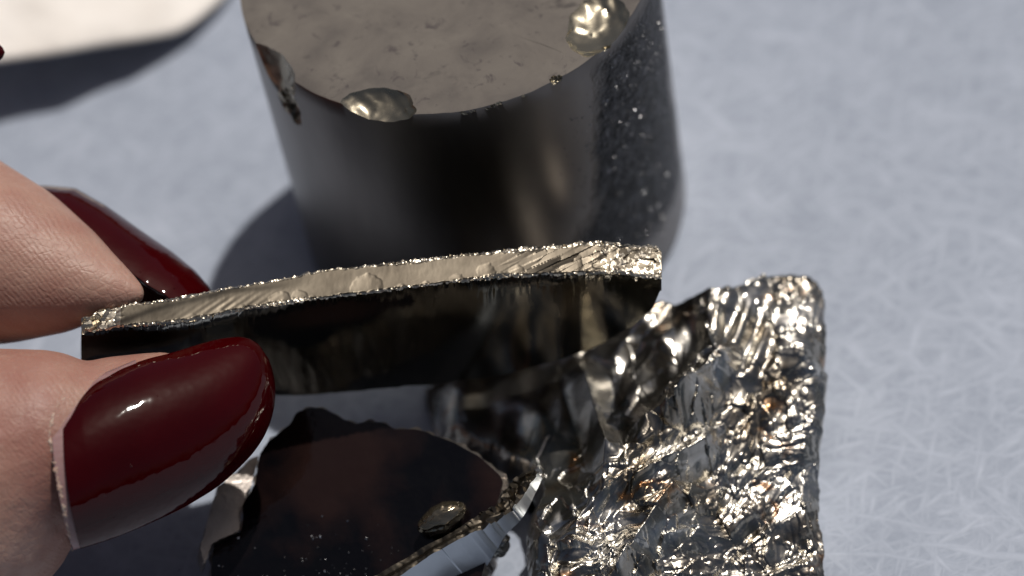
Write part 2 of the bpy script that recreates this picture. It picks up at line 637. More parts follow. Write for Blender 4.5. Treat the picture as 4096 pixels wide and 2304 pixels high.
    for (px, py, r, s) in ((1875, 462, 0.10, 31), (1985, 430, 0.07, 32), (2100, 385, 0.035, 36), (2452, 170, 0.09, 33), (2225, 315, 0.045, 34), (2000, 425, 0.035, 35), (1760, 468, 0.03, 37)):
        k = top_pt(px, py)
        cutters.append(cutter(k + Vector((0, 0, -0.01)), (r * 1.3, r, r), 0.2, s, 0.3, 0.05))
    for q in cutters:
        md = cyl.modifiers.new('cut', 'BOOLEAN')
        md.operation = 'DIFFERENCE'
        md.solver = 'EXACT'
        md.object = q
    bake(cyl)
    for q in cutters:
        bpy.data.objects.remove(q)
    cyl.location = c
    # auto smooth by angle
    sharp = set()
    bm = bmesh.new(); bm.from_mesh(cyl.data)
    for ed in bm.edges:
        if len(ed.link_faces) == 2 and (ed.calc_face_angle(0) > 0.5 or ed.link_faces[0].material_index != ed.link_faces[1].material_index):
            ed.smooth = False
    bm.to_mesh(cyl.data); bm.free()
    tag(cyl, 'dark polished metal cylinder with chipped rim and dull brown-grey top, standing behind the plate', 'metal cylinder')
    # sparkling grit stuck on the rough patch
    V = []; F = []
    rg = random.Random(5)
    for k in range(1700):
        u = rg.random()
        px = 2180 + 560 * math.sqrt(u) if k % 3 else 2450 + 300 * rg.random()
        py = 60 + 900 * rg.random()
        if px < np.interp(py, [60, 380, 560, 750, 950], [2560, 2340, 2230, 2160, 2180]) + 30 * math.sin(py / 40):
            continue
        if px > 2640 + py * 0.09:
            continue
        p = side_pt(px, py) - Vector((0, 0, 0))
        if p.z < 0.4 or p.z > CYL_H - 0.15:
            continue
        r = rg.choice((0.004, 0.005, 0.006, 0.008, 0.011))
        nn = Vector((p.x, p.y, 0)).normalized()
        off = len(V)
        Rm = Matrix.Rotation(rg.random() * 6, 3, Vector((rg.random() - .5, rg.random() - .5, rg.random() - .5)).normalized())
        for d in ((1, 0, 0), (-1, 0, 0), (0, 1, 0), (0, -1, 0), (0, 0, 1), (0, 0, -1)):
            V.append(p + nn * r * 0.3 + Rm @ (Vector(d) * r * rg.uniform(0.7, 1.4)))
        for f in ((0, 2, 4), (2, 1, 4), (1, 3, 4), (3, 0, 4), (2, 0, 5), (1, 2, 5), (3, 1, 5), (0, 3, 5)):
            F.append(tuple(off + q for q in f))
    g = mesh_obj('grit', V, F, M_GRIT, smooth=False)
    g.parent = cyl
    g['kind'] = 'stuff'
    return c


M_GRIT = mat_fracture('sparkling_grit', (0.25, 0.25, 0.25), (0.42, 0.43, 0.46), 0.22, 0.1, 30)
CYL_C = build_cylinder()

# ------------------------------------------------------------------ plate held between the fingers
BACK = [(325, 1275), (400, 1236), (540, 1206), (670, 1188), (787, 1167), (829, 1155), (982, 1134), (1145, 1104), (1262, 1080), (1425, 1062),
        (1600, 1038), (1712, 1026), (1904, 1006), (2106, 983), (2287, 971), (2318, 961), (2434, 958), (2470, 970), (2560, 975), (2631, 976), (2646, 1000)]
FRONT = [(325, 1330), (400, 1322), (475, 1300), (563, 1299), (689, 1293), (796, 1274), (913, 1243), (1052, 1225), (1192, 1204), (1332, 1183),
         (1518, 1162), (1752, 1130), (1954, 1112), (2156, 1094), (2358, 1087), (2484, 1089), (2560, 1100), (2646, 1112)]
BOTTOM = [(332, 1480), (600, 1560), (1000, 1590), (1300, 1575), (1797, 1532), (2000, 1500), (2200, 1450), (2400, 1380), (2540, 1300), (2610, 1235), (2640, 1160)]

TH = math.radians(32)
ANG = math.radians(7)     # the strip climbs to the right in the picture
e1 = (CR * math.cos(ANG) + CU * math.sin(ANG)).normalized()
_dn = (-CU * math.cos(ANG) + CR * math.sin(ANG)).normalized()
PG = (_dn * math.sin(TH) + FWD * math.cos(TH)).normalized()      # down the plate
PN = (_dn * math.cos(TH) - FWD * math.sin(TH)).normalized()      # out of the front face
P_TOP = P(1500, 1162, 25.52)


def build_plate():
    n, m = 760, 44
    tx = np.linspace(0, 1, n)
    xs = 325 + (2646 - 325) * tx
    jag_b = fbm(xs / 26, xs * 0 + 3.3, 4, 4) * 6 + np.maximum(vnoise(xs / 11, xs * 0 + 1.1, 8), 0.15) * 7
    jag_f = fbm(xs / 30, xs * 0 + 8.3, 5, 4) * 6 + 3
    yb = by_x(BACK, xs) + jag_b
    yf = by_x(FRONT, xs) + jag_f
    # the strip surface is perpendicular to the plate
    rows = []
    # unit thickness direction is PN; strip plane normal is -PG
    X = np.repeat(xs[:, None], m, 1)
    T = np.repeat(np.linspace(0, 1, m)[None, :], n, 0)
    Y = yb[:, None] * (1 - T) + yf[:, None] * T
    sx = X / 430.0            # cm along
    sy = T * 0.3              # cm across
    edge = np.minimum(T, 1 - T)
    h = 0.012 * fbm(sx * 0.9, sy * 2.0, 21, 3)
    # long conchoidal swoosh at the left
    sw = (Y - (by_x([(470, 1290), (620, 1235), (900, 1165), (1180, 1140)], X)))
    h += np.where((X < 1250), 0.007 * np.tanh(sw / 14) * np.clip((1250 - X) / 250, 0, 1), 0)
    # ripple marks near the front edge, left
    rip = np.sin((X + (Y - 1200) * 1.4) / 6.5) * 0.0012 * np.exp(-((X - 920) / 170) ** 2) * np.clip((T - .35) * 3, 0, 1)
    h += rip
    # diagonal hackle lines at the right
    hk = facets((X * 0.8 + (Y - 1000) * 1.6) / 34, (Y - X * 0.12) / 120, 51, 0.022)
    h += hk * np.exp(-((X - 2270) / 150) ** 2) * 0.8
    hk2 = facets((X + Y) / 60, (Y - X * 0.2) / 40, 53, 0.02)
    h += hk2 * np.clip((X - 2330) / 120, 0, 1) * 0.8
    # chips along both edges
    rough = facets(sx * 22, T * 7, 61, 0.03) + facets(sx * 46, T * 14, 62, 0.013)
    wf = np.clip(1 - (1 - T) / (0.05 + 0.20 * np.clip(fbm(sx * 2.7, T * 0, 9, 3) + 0.35, 0, 1)), 0, 1)
    wb = np.clip(1 - T / (0.09 + 0.13 * np.clip(fbm(sx * 2.1, T * 0, 19, 3) + 0.3, 0, 1)), 0, 1)
    h += rough * (wf * 0.85 + wb * 0.75) - 0.02 * (wf ** 2) - 0.012 * wb ** 2
    h += facets(sx * 14, T * 5, 63, 0.04) * np.clip((500 - X) / 120, 0, 1)
    # shell-shaped scallops bitten from the front edge: (px, py, radius px, depth cm)
    for (cx, cy, r, dpt) in ((1110, 1205, 46, .05), (1190, 1185, 30, .04), (1240, 1200, 22, .03), (880, 1262, 28, .04), (960, 1235, 22, .03), (1455, 1150, 62, .05),
                             (1820, 1120, 30, .04), (1935, 1085, 36, .04), (2060, 1085, 30, .04), (2270, 1055, 48, .06),
                             (2440, 1065, 48, .045), (2350, 1000, 60, .05), (2200, 1085, 18, .03), (2390, 965, 40, .04),
                             (760, 1280, 30, .035), (2520, 985, 34, .05), (2600, 1075, 60, .05), (1600, 1150, 18, .03), (1700, 1135, 14, .03)):
        q = np.sqrt((X - cx) ** 2 + ((Y - cy) * 1.25) ** 2) / r
        q = q * (1 + 0.25 * vnoise(X / 14, Y / 14, int(cx))); q = q * (1 + 0.22 * np.tanh((cx - X) / (r * 0.5))); h -= dpt * 0.12 * np.sqrt(np.clip(1 - q ** 2, 0, 1)) * (0.4 + 0.6 * np.clip((X - cx) / r + 0.5, 0, 1))
    # silent middle strip: very slight grain
    h += 0.0008 * fbm(sx * 16, sy * 6, 71, 3)
    # vertices of the strip
    org = P_TOP
    V = []
    for i in range(n):
        for j in range(m):
            p = hit(X[i, j], Y[i, j], org, PG)
            V.append(p - PG * float(h[i, j]))
    F = []
    for i in range(n - 1):
        for j in range(m - 1):
            a = i * m + j
            F.append((a, a + 1, a + m + 1, a + m))
    chip = (wf > 0.3) | (wb > 0.3) | (X < 480) | (X > 2400) & (rough > 0.004)
    Fm = [2 if chip[i, j] else 0 for i in range(n - 1) for j in range(m - 1)]
    # front face
    nk = 14
    ybot = by_x(BOTTOM, xs) + fbm(xs / 60, xs * 0 + 2, 91, 3) * 6
    off = len(V)
    frontrow = [i * m + m - 1 for i in range(n)]
    ptf = hit(1500, 1162, org, PG)
    for k in range(1, nk + 1):
        for i in range(n):
            q = k / nk
            yy = yf[i] * (1 - q) + ybot[i] * q
            p = hit(xs[i], yy, ptf, PN)
            if k < 4:      # little chips under the edge
                bite = max(0.0, float(vnoise(np.array([xs[i] / 24.0]), np.array([k * 1.3]), 44)[0])) * 0.02 * (1 - k / 5)
                p = p - PN * bite
            V.append(p)
    def fr(k, i):
        return frontrow[i] if k == 0 else off + (k - 1) * n + i
    for k in range(nk):
        for i in range(n - 1):
            F.append((fr(k, i), fr(k + 1, i), fr(k + 1, i + 1), fr(k, i + 1)))
            Fm.append(1 if k > 0 else 1)
    # back face
    back_off = len(V)
    thick = PN * -0.29
    for i in range(n):
        V.append(V[fr(nk, i)] + thick)
    for i in range(n - 1):
        F.append((i * m, (i + 1) * m, back_off + i + 1, back_off + i)); Fm.append(1)
        F.append((fr(nk, i), back_off + i, back_off + i + 1, fr(nk, i + 1))); Fm.append(0)
    # ends
    for i, rev in ((0, False), (n - 1, True)):
        loop = [i * m + j for j in range(m)] + [fr(k, i) for k in range(1, nk + 1)] + [back_off + i]
        F.append(tuple(loop[::-1] if rev else loop)); Fm.append(0)
    pl = mesh_obj('crystal_plate', V, F, mats=[M_STRIP, M_FACE, M_EDGE], fmat=Fm, smooth=True)
    fix_normals(pl)
    bm = bmesh.new(); bm.from_mesh(pl.data)
    for ed in bm.edges:
        if len(ed.link_faces) == 2 and ed.calc_face_angle(0) > 0.45:
            ed.smooth = False
    bm.to_mesh(pl.data); bm.free()
    tag(pl, 'thin dark metallic plate with bright broken upper edge, held between thumb and finger', 'metal plate')


build_plate()


# ------------------------------------------------------------------ rough chunk at the lower right
def build_chunk():
    top = [(1700, 1560), (2000, 1420), (2300, 1290), (2600, 1185), (2700, 1178), (2850, 1148), (2950, 1110), (3050, 1092), (3160, 1075)]
    right = [(3160, 1075), (3245, 1095), (3290, 1150), (3305, 1320), (3292, 1450), (3318, 1500), (3300, 1640), (3285, 1750), (3278, 1900), (3275, 2050), (3290, 2200), (3310, 2480)]
    left = [(1700, 1560), (1712, 1650), (1745, 1745), (1850, 1790), (2000, 1860), (2110, 1900), (2130, 1990), (2090, 2100), (2100, 2250), (2110, 2480)]
    bot = [(2110, 2480), (3310, 2480)]
    n = 430
    s = np.linspace(0, 1, n)
    Tp, Bt, Lf, Rt = polyline(top, n), polyline(bot, n), polyline(left, n), polyline(right, n)
    U, Vv = np.meshgrid(s, s, indexing='ij')     # U down, Vv to the right
    def coons(c):
        T_, B_, L_, R_ = Tp[:, c], Bt[:, c], Lf[:, c], Rt[:, c]
        return ((1 - U) * T_[None, :] + U * B_[None, :] + (1 - Vv) * L_[:, None] + Vv * R_[:, None]
                - ((1 - U) * (1 - Vv) * T_[0] + (1 - U) * Vv * T_[-1] + U * (1 - Vv) * B_[0] + U * Vv * B_[-1]))
    X, Y = coons(0), coons(1)
    jit = fbm(X / 50, Y / 50, 301, 4)
    X = X + jit * 16; Y = Y + fbm(X / 45, Y / 45, 302, 4) * 14
    # height in cm above the table
    def seg(px, py, a, b):
        ax, ay = a; bx, by = b
        dx, dy = bx - ax, by - ay
        t = np.clip(((px - ax) * dx + (py - ay) * dy) / (dx * dx + dy * dy), 0, 1)
        return np.sqrt((px - ax - t * dx) ** 2 + (py - ay - t * dy) ** 2)
    BX = np.interp(Y, [1100, 1500, 1650, 1850, 2050, 2300], [2860, 2830, 2700, 2540, 2390, 2240]) + 110 * fbm(X / 160, Y / 160, 388, 2)
    BX = np.minimum(BX, 2900)
    ZB = 1.25 - 0.40 * np.clip((BX - X) / 390, 0, 2.8) - 0.22 * np.clip((X - BX) / 390, 0, 2.4) - 0.00045 * (Y - 1500) * np.clip((X - 1900) / 1100, 0, 1)
    Z = ZB + 0.12 * fbm(X / 420, Y / 420, 311, 2)
    left_w = np.clip((BX - X) / 90, 0, 1) * np.clip((2150 - Y) / 300, 0.25, 1)
    # ridge lines
    for (a, b, w, hgt) in (((2270, 1400), (2350, 1560), 60, .07), ((2350, 1560), (2440, 1860), 45, .22), ((2440, 1860), (2420, 1960), 50, .16),
                           ((2270, 1420), (2620, 1380), 60, .07), ((2875, 1250), (2865, 1480), 50, .10),
                           ((2870, 1500), (2760, 1640), 60, .2), ((2760, 1640), (2560, 1760), 60, .25),
                           ((2560, 1960), (2830, 1820), 40, .2), ((2480, 2300), (2700, 2000), 60, .22)):
        d = seg(X, Y, a, b)
        Z += hgt * np.clip(1 - d / (w * 2.2), 0, 1) ** 1.3
    # domains with their own needle direction
    ci, cj, bx, by, d1, d2 = cells(X / 210, Y / 210, 321)
    th = _hash(ci, cj, 322) * 2.0 - 0.3
    uu = (X * np.cos(th) - Y * np.sin(th)); vv = (X * np.sin(th) + Y * np.cos(th))
    lower = np.clip((Y - 1500) / 250, 0, 1) * np.clip((X - 2250) / 150, 0, 1)
    right_w = np.clip((X - BX) / 200, 0, 1)
    smooth_zone = np.exp(-(((X - 2050) / 300) ** 2 + ((Y - 1620) / 260) ** 2))
    smooth2 = np.exp(-(((X - 2980) / 120) ** 2 + ((Y - 1370) / 210) ** 2) ** 2)
    rough_w = np.clip(1 - 0.92 * smooth_zone - 0.72 * smooth2, 0.05, 1) * (1 - 0.86 * left_w) * (1 - 0.5 * right_w)
    def fold(a, b, sd):
        return np.abs(fbm(a, b, sd, 2)) * 2
    wx = 30 * fbm(X / 90, Y / 90, 371, 2); wy = 30 * fbm(X / 90, Y / 90, 372, 2)
    uu = uu + wx; vv = vv + wy
    h = facets(uu / 280, vv / 140, 331, 0.15)
    h += 0.105 * fold(uu / 230, vv / 100, 341)
    h += facets(uu / 130, vv / 62, 347, 0.06)
    h += 0.018 * fold(uu / 100, vv / 50, 345)
    h += facets(uu / 50, vv / 14, 351, 0.007) * lower
    h += np.abs(np.sin(vv / 9.0 + uu / 160)) * 0.008 * lower * (_hash(ci, cj, 323) > 0.35)
    edge0 = np.minimum(np.minimum(U * 1.4, 1 - U), np.minimum(Vv, 1 - Vv))
    rough_w = rough_w * np.clip(edge0 / 0.05, 0.25, 1)
    Z += h * rough_w
    Z += left_w * 0.035 * np.sin((X * 0.8 + Y * 0.55 + 40 * fbm(X / 150, Y / 150, 377, 2)) / 24.0) * np.clip((X - 2380) / 100, 0, 1)
    # rounded beads on the sun side
    ci2, cj2, bx2, by2, e1_, e2_ = cells(X / 34, Y / 34, 361)
    bead = 0.5 * np.sqrt(np.clip(1 - (e1_ / 0.52) ** 2, 0, 1)) * 0.02 * (_hash(ci2, cj2, 362) > 0.5)
    Z += bead * right_w * (1 - smooth2)
    # smooth flutes in the mirror-like area behind the black slab
    Z += smooth_zone * (0.06 * np.sin((X + Y * 0.28) / 58.0) + 0.03 * np.sin((X + Y * 0.2) / 31.0 + 1))
    Z += smooth2 * 0.035 * np.sin((X * 0.9 + Y * 0.35) / 15.0)
    edge = np.minimum(np.minimum(U * 1.3, 1 - U), np.minimum(Vv, 1 - Vv))
    Z = Z - 0.26 * np.clip(1 - edge / 0.055, 0, 1) ** 2 * np.where(1 - Vv < 0.06, 0.25, 1.0)
    Z = np.maximum(Z, 0.15)
    Vs = []
    zc = 0.95
    dz = ray(0, 0).z
    for i in range(n):
        for j in range(n):
            p = on_z(X[i, j], Y[i, j], float(ZB[i, j]) - 0.04)
            Vs.append((p.x, p.y, float(Z[i, j])))
    F = grid_faces(n, n)
    # walls down to the table
    loop = [(0, j) for j in range(n)] + [(i, n - 1) for i in range(1, n)] + [(n - 1, j) for j in range(n - 2, -1, -1)] + [(i, 0) for i in range(n - 2, 0, -1)]
    off = len(Vs)
    cx = sum(v[0] for v in Vs) / len(Vs); cy = sum(v[1] for v in Vs) / len(Vs)
    L = len(loop)
    for lev, (zf, shrink) in enumerate(((0.55, 0.965), (0.0, 0.90))):
        for q, (i, j) in enumerate(loop):
            v = Vs[i * n + j]
            w = 0.02 * math.sin(q * 0.7) + 0.03 * math.sin(q * 0.23)
            Vs.append((cx + (v[0] - cx) * (shrink) + w * (1 - zf), cy + (v[1] - cy) * shrink + w * (1 - zf), v[2] * zf))
    for q in range(L):
        a = loop[q][0] * n + loop[q][1]; b = loop[(q + 1) % L][0] * n + loop[(q + 1) % L][1]
        F.append((a, b, off + (q + 1) % L, off + q))
        F.append((off + q, off + (q + 1) % L, off + L + (q + 1) % L, off + L + q))
    F.append(tuple(off + L + q for q in range(L)))
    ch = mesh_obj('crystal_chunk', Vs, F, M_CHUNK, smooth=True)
    fix_normals(ch)
    tag(ch, 'rough silvery crystalline chunk with glittering jagged surface, lying below and right of the cylinder', 'metal chunk')


build_chunk()


# ------------------------------------------------------------------ generic thick fragment from an outline
def prism(name, outline, p0, nrm, thick, mats, jag=4.0, seed=1, bevel=0.02):
    pts = np.array(outline + [outline[0]], float)
    q = polyline(pts, 260)[:-1]
    k = np.arange(len(q))
    q[:, 0] += fbm(k / 7.0, k * 0 + seed, seed, 3) * jag * 2
    q[:, 1] += fbm(k / 7.0, k * 0 + seed + 5, seed + 3, 3) * jag * 2
    top = [hit(x, y, p0, nrm) for x, y in q]
    c = sum(top, Vector()) / len(top)
    V = []; F = []; Fm = []
    levels = ((0.0, 1 - bevel), (0.12, 1.0), (0.4, 1.005), (0.75, 0.99), (1.0, 0.975))
    L = len(top)
    for li, (d, s) in enumerate(levels):
        for i, p in enumerate(top):
            r = 1 + 0.012 * math.sin(i * 1.3 + li * 2) + 0.01 * math.sin(i * 0.41 + li)
            if li == 0:
                r = 1
            V.append(c + (p - c) * s * r - nrm * (thick * d))
    for li in range(len(levels) - 1):
        for i in range(L):
            a = li * L + i; b = li * L + (i + 1) % L
            F.append((a, b, b + L, a + L)); Fm.append(1)
    F.append(tuple(range(L))); Fm.append(0)
    F.append(tuple((len(levels) - 1) * L + i for i in range(L - 1, -1, -1))); Fm.append(1)
    o = mesh_obj(name, V, F, mats=mats, fmat=Fm, smooth=False)
    fix_normals(o)
    return o


slab_out = [(1075, 1750), (1155, 1683), (1188, 1640), (1244, 1626), (1310, 1631), (1355, 1655), (1427, 1683), (1466, 1672), (1538, 1678), (1577, 1703), (1716, 1722),
            (1827, 1766), (1938, 1833), (2010, 1900), (2023, 1930), (2000, 2000), (1960, 2200), (1900, 2460), (800, 2460), (833, 2304), (844, 2183), (955, 2125), (966, 2027), (989, 1977), (1016, 1922), (1039, 1811)]
sn = Vector((-0.05, -0.42, 0.90)).normalized()
slab = prism('black_slab', slab_out, on_z(1400, 1900, 1.25), sn, 0.7, [M_SLAB, M_SLABEDGE], 5, 5)
corner = prism('broken_corner', [(800, 2190), (872, 1944), (960, 1868), (1036, 1812), (1010, 1930), (983, 1977), (958, 2120), (900, 2150), (844, 2177), (815, 2260)],
               hit(950, 2000, on_z(1400, 1900, 1.25), sn) + FWD * 0.12, Vector((0.25, -0.35, 0.90)).normalized(), 0.4, [M_SLABEDGE, M_SLABEDGE], 4, 8)
corner.parent = slab
V = []; F = []
rg = random.Random(9)
for k in range(70):
    px, py = rg.gauss(1320, 190), 2304 - abs(rg.gauss(0, 130)) + 30
    p = hit(px, py, on_z(1400, 1900, 1.25), sn)
    r = rg.choice((0.005, 0.007, 0.010, 0.014))
    off = len(V)
    Rm = Matrix.Rotation(rg.random() * 6, 3, Vector((rg.random() - .5, rg.random() - .5, rg.random() - .5)).normalized())
    for d in ((1, 0, 0), (-1, 0, 0), (0, 1, 0), (0, -1, 0), (0, 0, 1), (0, 0, -1)):
        V.append(p + sn * r * 0.4 + Rm @ (Vector(d) * r * rg.uniform(0.7, 1.4)))
    for f in ((0, 2, 4), (2, 1, 4), (1, 3, 4), (3, 0, 4), (2, 0, 5), (1, 2, 5), (3, 1, 5), (0, 3, 5)):
        F.append(tuple(off + q for q in f))
gs = mesh_obj('grit', V, F, M_GRIT, smooth=False)
gs.parent = slab
gs['kind'] = 'stuff'
tag(slab, 'flat black mirror-like slab fragment lying under the thumb nail at lower left', 'slab fragment')


# ------------------------------------------------------------------ shard at the bottom centre
def build_shard():
    up = [(1380, 2365), (1483, 2304), (1600, 2240), (1688, 2183), (1800, 2128), (1880, 2075), (1930, 2040), (1990, 2015), (2021, 1944), (2076, 1886), (2120, 1874)]
    lo = [(1520, 2370), (1610, 2304), (1710, 2233), (1790, 2190), (1854, 2155), (1930, 2118), (1985, 2085), (2040, 2060), (2085, 2010), (2110, 1970), (2156, 1896)]
    n, m = 240, 26
    A, B = soften(polyline(up, n), 10), soften(polyline(lo, n), 10)
    p0 = hit(1750, 2200, on_z(1400, 1900, 1.25), sn) - FWD * 0.35
    axis = (CR * 0.82 + CU * 0.57).normalized()
    g = (-CU * 0.5 + CR * 0.1 + FWD * 0.75).normalized()
    g = (g - axis * g.dot(axis)).normalized()
    X = A[:, 0][:, None] * (1 - np.linspace(0, 1, m)) + B[:, 0][:, None] * np.linspace(0, 1, m)
    Y = A[:, 1][:, None] * (1 - np.linspace(0, 1, m)) + B[:, 1][:, None] * np.linspace(0, 1, m)
    T = np.repeat(np.linspace(0, 1, m)[None, :], n, 0)
    I = np.repeat(np.arange(n)[:, None], m, 1)
    h = facets(X / 30, Y / 30, 411, 0.035) * (0.12 + np.clip((X - 1850) / 80, 0, 1.4)) + 0.02 * fbm(X / 60, Y / 60, 412, 3)
    h += 0.03 * np.tanh((T - 0.55) * 8)
    V = []
    for i in range(n):
        for j in range(m):
            V.append(hit(X[i, j], Y[i, j], p0, g) - g * float(h[i, j]))
    F = grid_faces(n, m); Fm = [0] * len(F)
    # the face below the strip
    w = axis.cross(g).normalized()
    if w.dot(CU) > 0:
        w = -w
    face_dir = (g * 0.9 + w * 0.25).normalized()
    off = len(V)
    depth_len = np.interp(np.arange(n), [0, n * 0.50, n * 0.62, n - 1], [0.7, 0.55, 0.2, 0.06])
    depth_len = soften(depth_len[:, None], 30)[:, 0]
    for i in range(n):
        V.append(hit(X[i, m - 1], Y[i, m - 1], p0, g) + g * 0.02 + face_dir * float(depth_len[i]))
    for i in range(n):
        V.append(V[i * m] + face_dir * float(depth_len[i]))
    for i in range(n - 1):
        F.append((i * m + m - 1, (i + 1) * m + m - 1, off + i + 1, off + i)); Fm.append(1)
        F.append((i * m, off + n + i, off + n + i + 1, (i + 1) * m)); Fm.append(1)
        F.append((off + i, off + i + 1, off + n + i + 1, off + n + i)); Fm.append(0)
    F.append(tuple([j for j in range(m)] + [off, off + n])); Fm.append(0)
    F.append(tuple([(n - 1) * m + j for j in range(m - 1, -1, -1)] + [off + 2 * n - 1, off + n - 1])); Fm.append(0)
    o = mesh_obj('crystal_shard', V, F, mats=[M_STRIP, M_BLUEFACE], fmat=Fm, smooth=False)
    fix_normals(o)
    o.data.polygons.foreach_set('use_smooth', [True] * len(o.data.polygons))
    bm = bmesh.new(); bm.from_mesh(o.data)
    for ed in bm.edges:
        if len(ed.link_faces) == 2 and ed.calc_face_angle(0) > 0.7:
            ed.smooth = False
    bm.to_mesh(o.data); bm.free()
    tag(o, 'narrow shard with tan broken edge and grey-blue face, at the bottom beside the black slab', 'shard')


build_shard()
SD = (hit(1750, 2200, on_z(1400, 1900, 1.25), sn) - CAM).dot(FWD)


def nodule(name, px, py, depth, radii, rot, seed, mat, amp=0.3):
    bm = bmesh.new()
    bmesh.ops.create_icosphere(bm, subdivisions=5, radius=1.0)
    R = m3 @ Matrix.Rotation(rot, 3, 'Z')
    c = P(px, py, depth)
    vs = np.array([v.co[:] for v in bm.verts])
    k1 = fbm(vs[:, 0] * 1.7 + seed, vs[:, 1] * 1.7 + vs[:, 2], seed, 4) * amp
    k2 = facets(vs[:, 0] * 2.2 + seed, vs[:, 1] * 2.2 + vs[:, 2] * 1.3, seed, amp * 0.5)
    for v, a, b in zip(bm.verts, k1, k2):
        s = 1 + a + b
        v.co = R @ Vector((v.co.x * radii[0] * s, v.co.y * radii[1] * s, v.co.z * radii[2] * s))
    me = bpy.data.meshes.new(name)
    bm.to_mesh(me); bm.free()
    me.materials.append(mat)
    for p in me.polygons:
        p.use_smooth = True
    o = bpy.data.objects.new(name, me)
    o.location = c
    COL.objects.link(o)
    return o


M_NOD = mat_fracture('glassy_brown_nodule', (0.22, 0.18, 0.12), (0.38, 0.34, 0.27), 0.1, 0.15, 4)
M_NOD2 = mat_fracture('grey_nodule', (0.16, 0.16, 0.15), (0.3, 0.3, 0.28), 0.22, 0.3, 4)
o = nodule('glassy_flake', 1765, 2075, SD - 0.1, (0.25, 0.13, 0.12), math.radians(28), 5, M_NOD, 0.16)
tag(o, 'small glassy brown flake with one bright glint, resting on the black slab against the shard', 'flake')
o = nodule('grey_nodule', 1960, 2160, SD + 0.2, (0.20, 0.14, 0.14), math.radians(-35), 15, M_NOD2, 0.3)
tag(o, 'small dark grey nodule between the end of the tan-edged shard and the chunk', 'nodule')


# ------------------------------------------------------------------ curled paper at the upper left
def build_paper():
    low = [(-700, 330), (-300, 285), (0, 248), (200, 222), (400, 188), (600, 158), (700, 138), (760, 108), (820, 62), (880, 10), (960, -90), (1050, -260)]
    n, m = 90, 30
    A = polyline(low, n)
    V = []
    for i in range(n):
        for j in range(m):
            t = j / (m - 1)
            x = A[i, 0] - 520 * t - 60 * t * t
            y = A[i, 1] - 820 * t
            z = float(np.interp(x, [-100, 250, 700, 900], [1.0, 0.78, 0.30, 0.26])) - 0.10 * (1 - t) ** 6 + 0.06 * math.sin(t * 2.4) - 0.15 * t + 0.05 * math.sin(i * 0.12 + t * 4) + 0.10 * float(fbm(np.array([x / 260.0]), np.array([y / 200.0]), 77, 3)[0])
            p = on_z(x, y, max(z, 0.05))
            V.append(p)
    F = grid_faces(n, m)
    o = mesh_obj('paper_sheet', V, F, M_PAPER, smooth=True)
    md = o.modifiers.new('s', 'SOLIDIFY'); md.thickness = 0.05; md.offset = -1
    bake(o)
    fix_normals(o)
    tag(o, 'cream paper sheet curling above the table in the upper left corner, strongly blurred', 'paper')


build_paper()


# ------------------------------------------------------------------ hand
hand_root = empty('person', P(-2300, 1900, 28), 'hand with long dark red nails gripping the thin plate between thumb and forefinger', 'hand')


def capsule_chain(bm, chain, sub=4):
    """tapered chain: dense overlapping spheres, united later by a voxel remesh"""
    for a, b in zip(chain[:-1], chain[1:]):
        (pa, ra), (pb, rb) = a, b
        L = (pb - pa).length
        k = max(2, int(L / (0.12 * min(ra, rb) + 0.02)))
        k = min(k, 40)
        for s in range(k + 1):
            t = s / k
            r = ra * (1 - t) + rb * t
            mat = Matrix.Translation(pa.lerp(pb, t)) @ Matrix.Scale(r, 4)
            bmesh.ops.create_icosphere(bm, subdivisions=3, radius=1.0, matrix=mat)


def C(px, py, rpx, depth):
    return (P(px, py, depth), rpx * depth / FPX)


index_chain = [C(545, 1175, 42, 25.72), C(500, 1166, 72, 25.75), C(430, 1150, 114, 25.82), C(340, 1130, 165, 25.92), C(200, 1095, 246, 26.10), C(0, 1040, 340, 26.30), C(-250, 970, 415, 26.6),
               C(-800, 880, 400, 27.0), C(-1400, 860, 430, 27.3), C(-2100, 1100, 460, 27.6)]
thumb_chain = [C(735, 1580, 150, 25.75), C(640, 1610, 205, 25.70), C(470, 1690, 268, 25.62), C(320, 1770, 310, 25.55), C(150, 1760, 365, 25.52), C(-30, 1838, 448, 25.62), C(-160, 1990, 490, 25.75),
               C(-700, 2300, 470, 26.2), C(-1300, 2400, 520, 26.8), C(-2100, 2100, 600, 27.6)]
middle_chain = [C(-150, 215, 100, 26.4), C(-250, 240, 190, 26.4), C(-450, 260, 330, 26.5), C(-1000, 330, 400, 27.0), C(-1600, 500, 420, 27.3), C(-2300, 800, 460, 27.8)]
palm = [C(-2100, 1100, 460, 27.6), C(-2300, 1600, 620, 28.0), C(-2100, 2100, 600, 27.6)]
palm2 = [C(-2300, 800, 460, 27.8), C(-2500, 1500, 640, 28.2), C(-2900, 2200, 700, 28.4), C(-4200, 2900, 560, 28.6)]
bm = bmesh.new()
for chn in (index_chain, thumb_chain, middle_chain, palm, palm2):
    capsule_chain(bm, chn)
me = bpy.data.meshes.new('skin')
bm.to_mesh(me); bm.free()
body = bpy.data.objects.new('hand_body', me)
COL.objects.link(body)
me.materials.append(M_SKIN)
md = body.modifiers.new('r', 'REMESH'); md.mode = 'VOXEL'; md.voxel_size = 0.045; md.use_smooth_shade = True
md = body.modifiers.new('s', 'SMOOTH'); md.factor = 0.5; md.iterations = 8
bake(body)
if not body.data.materials:
    body.data.materials.append(M_SKIN)


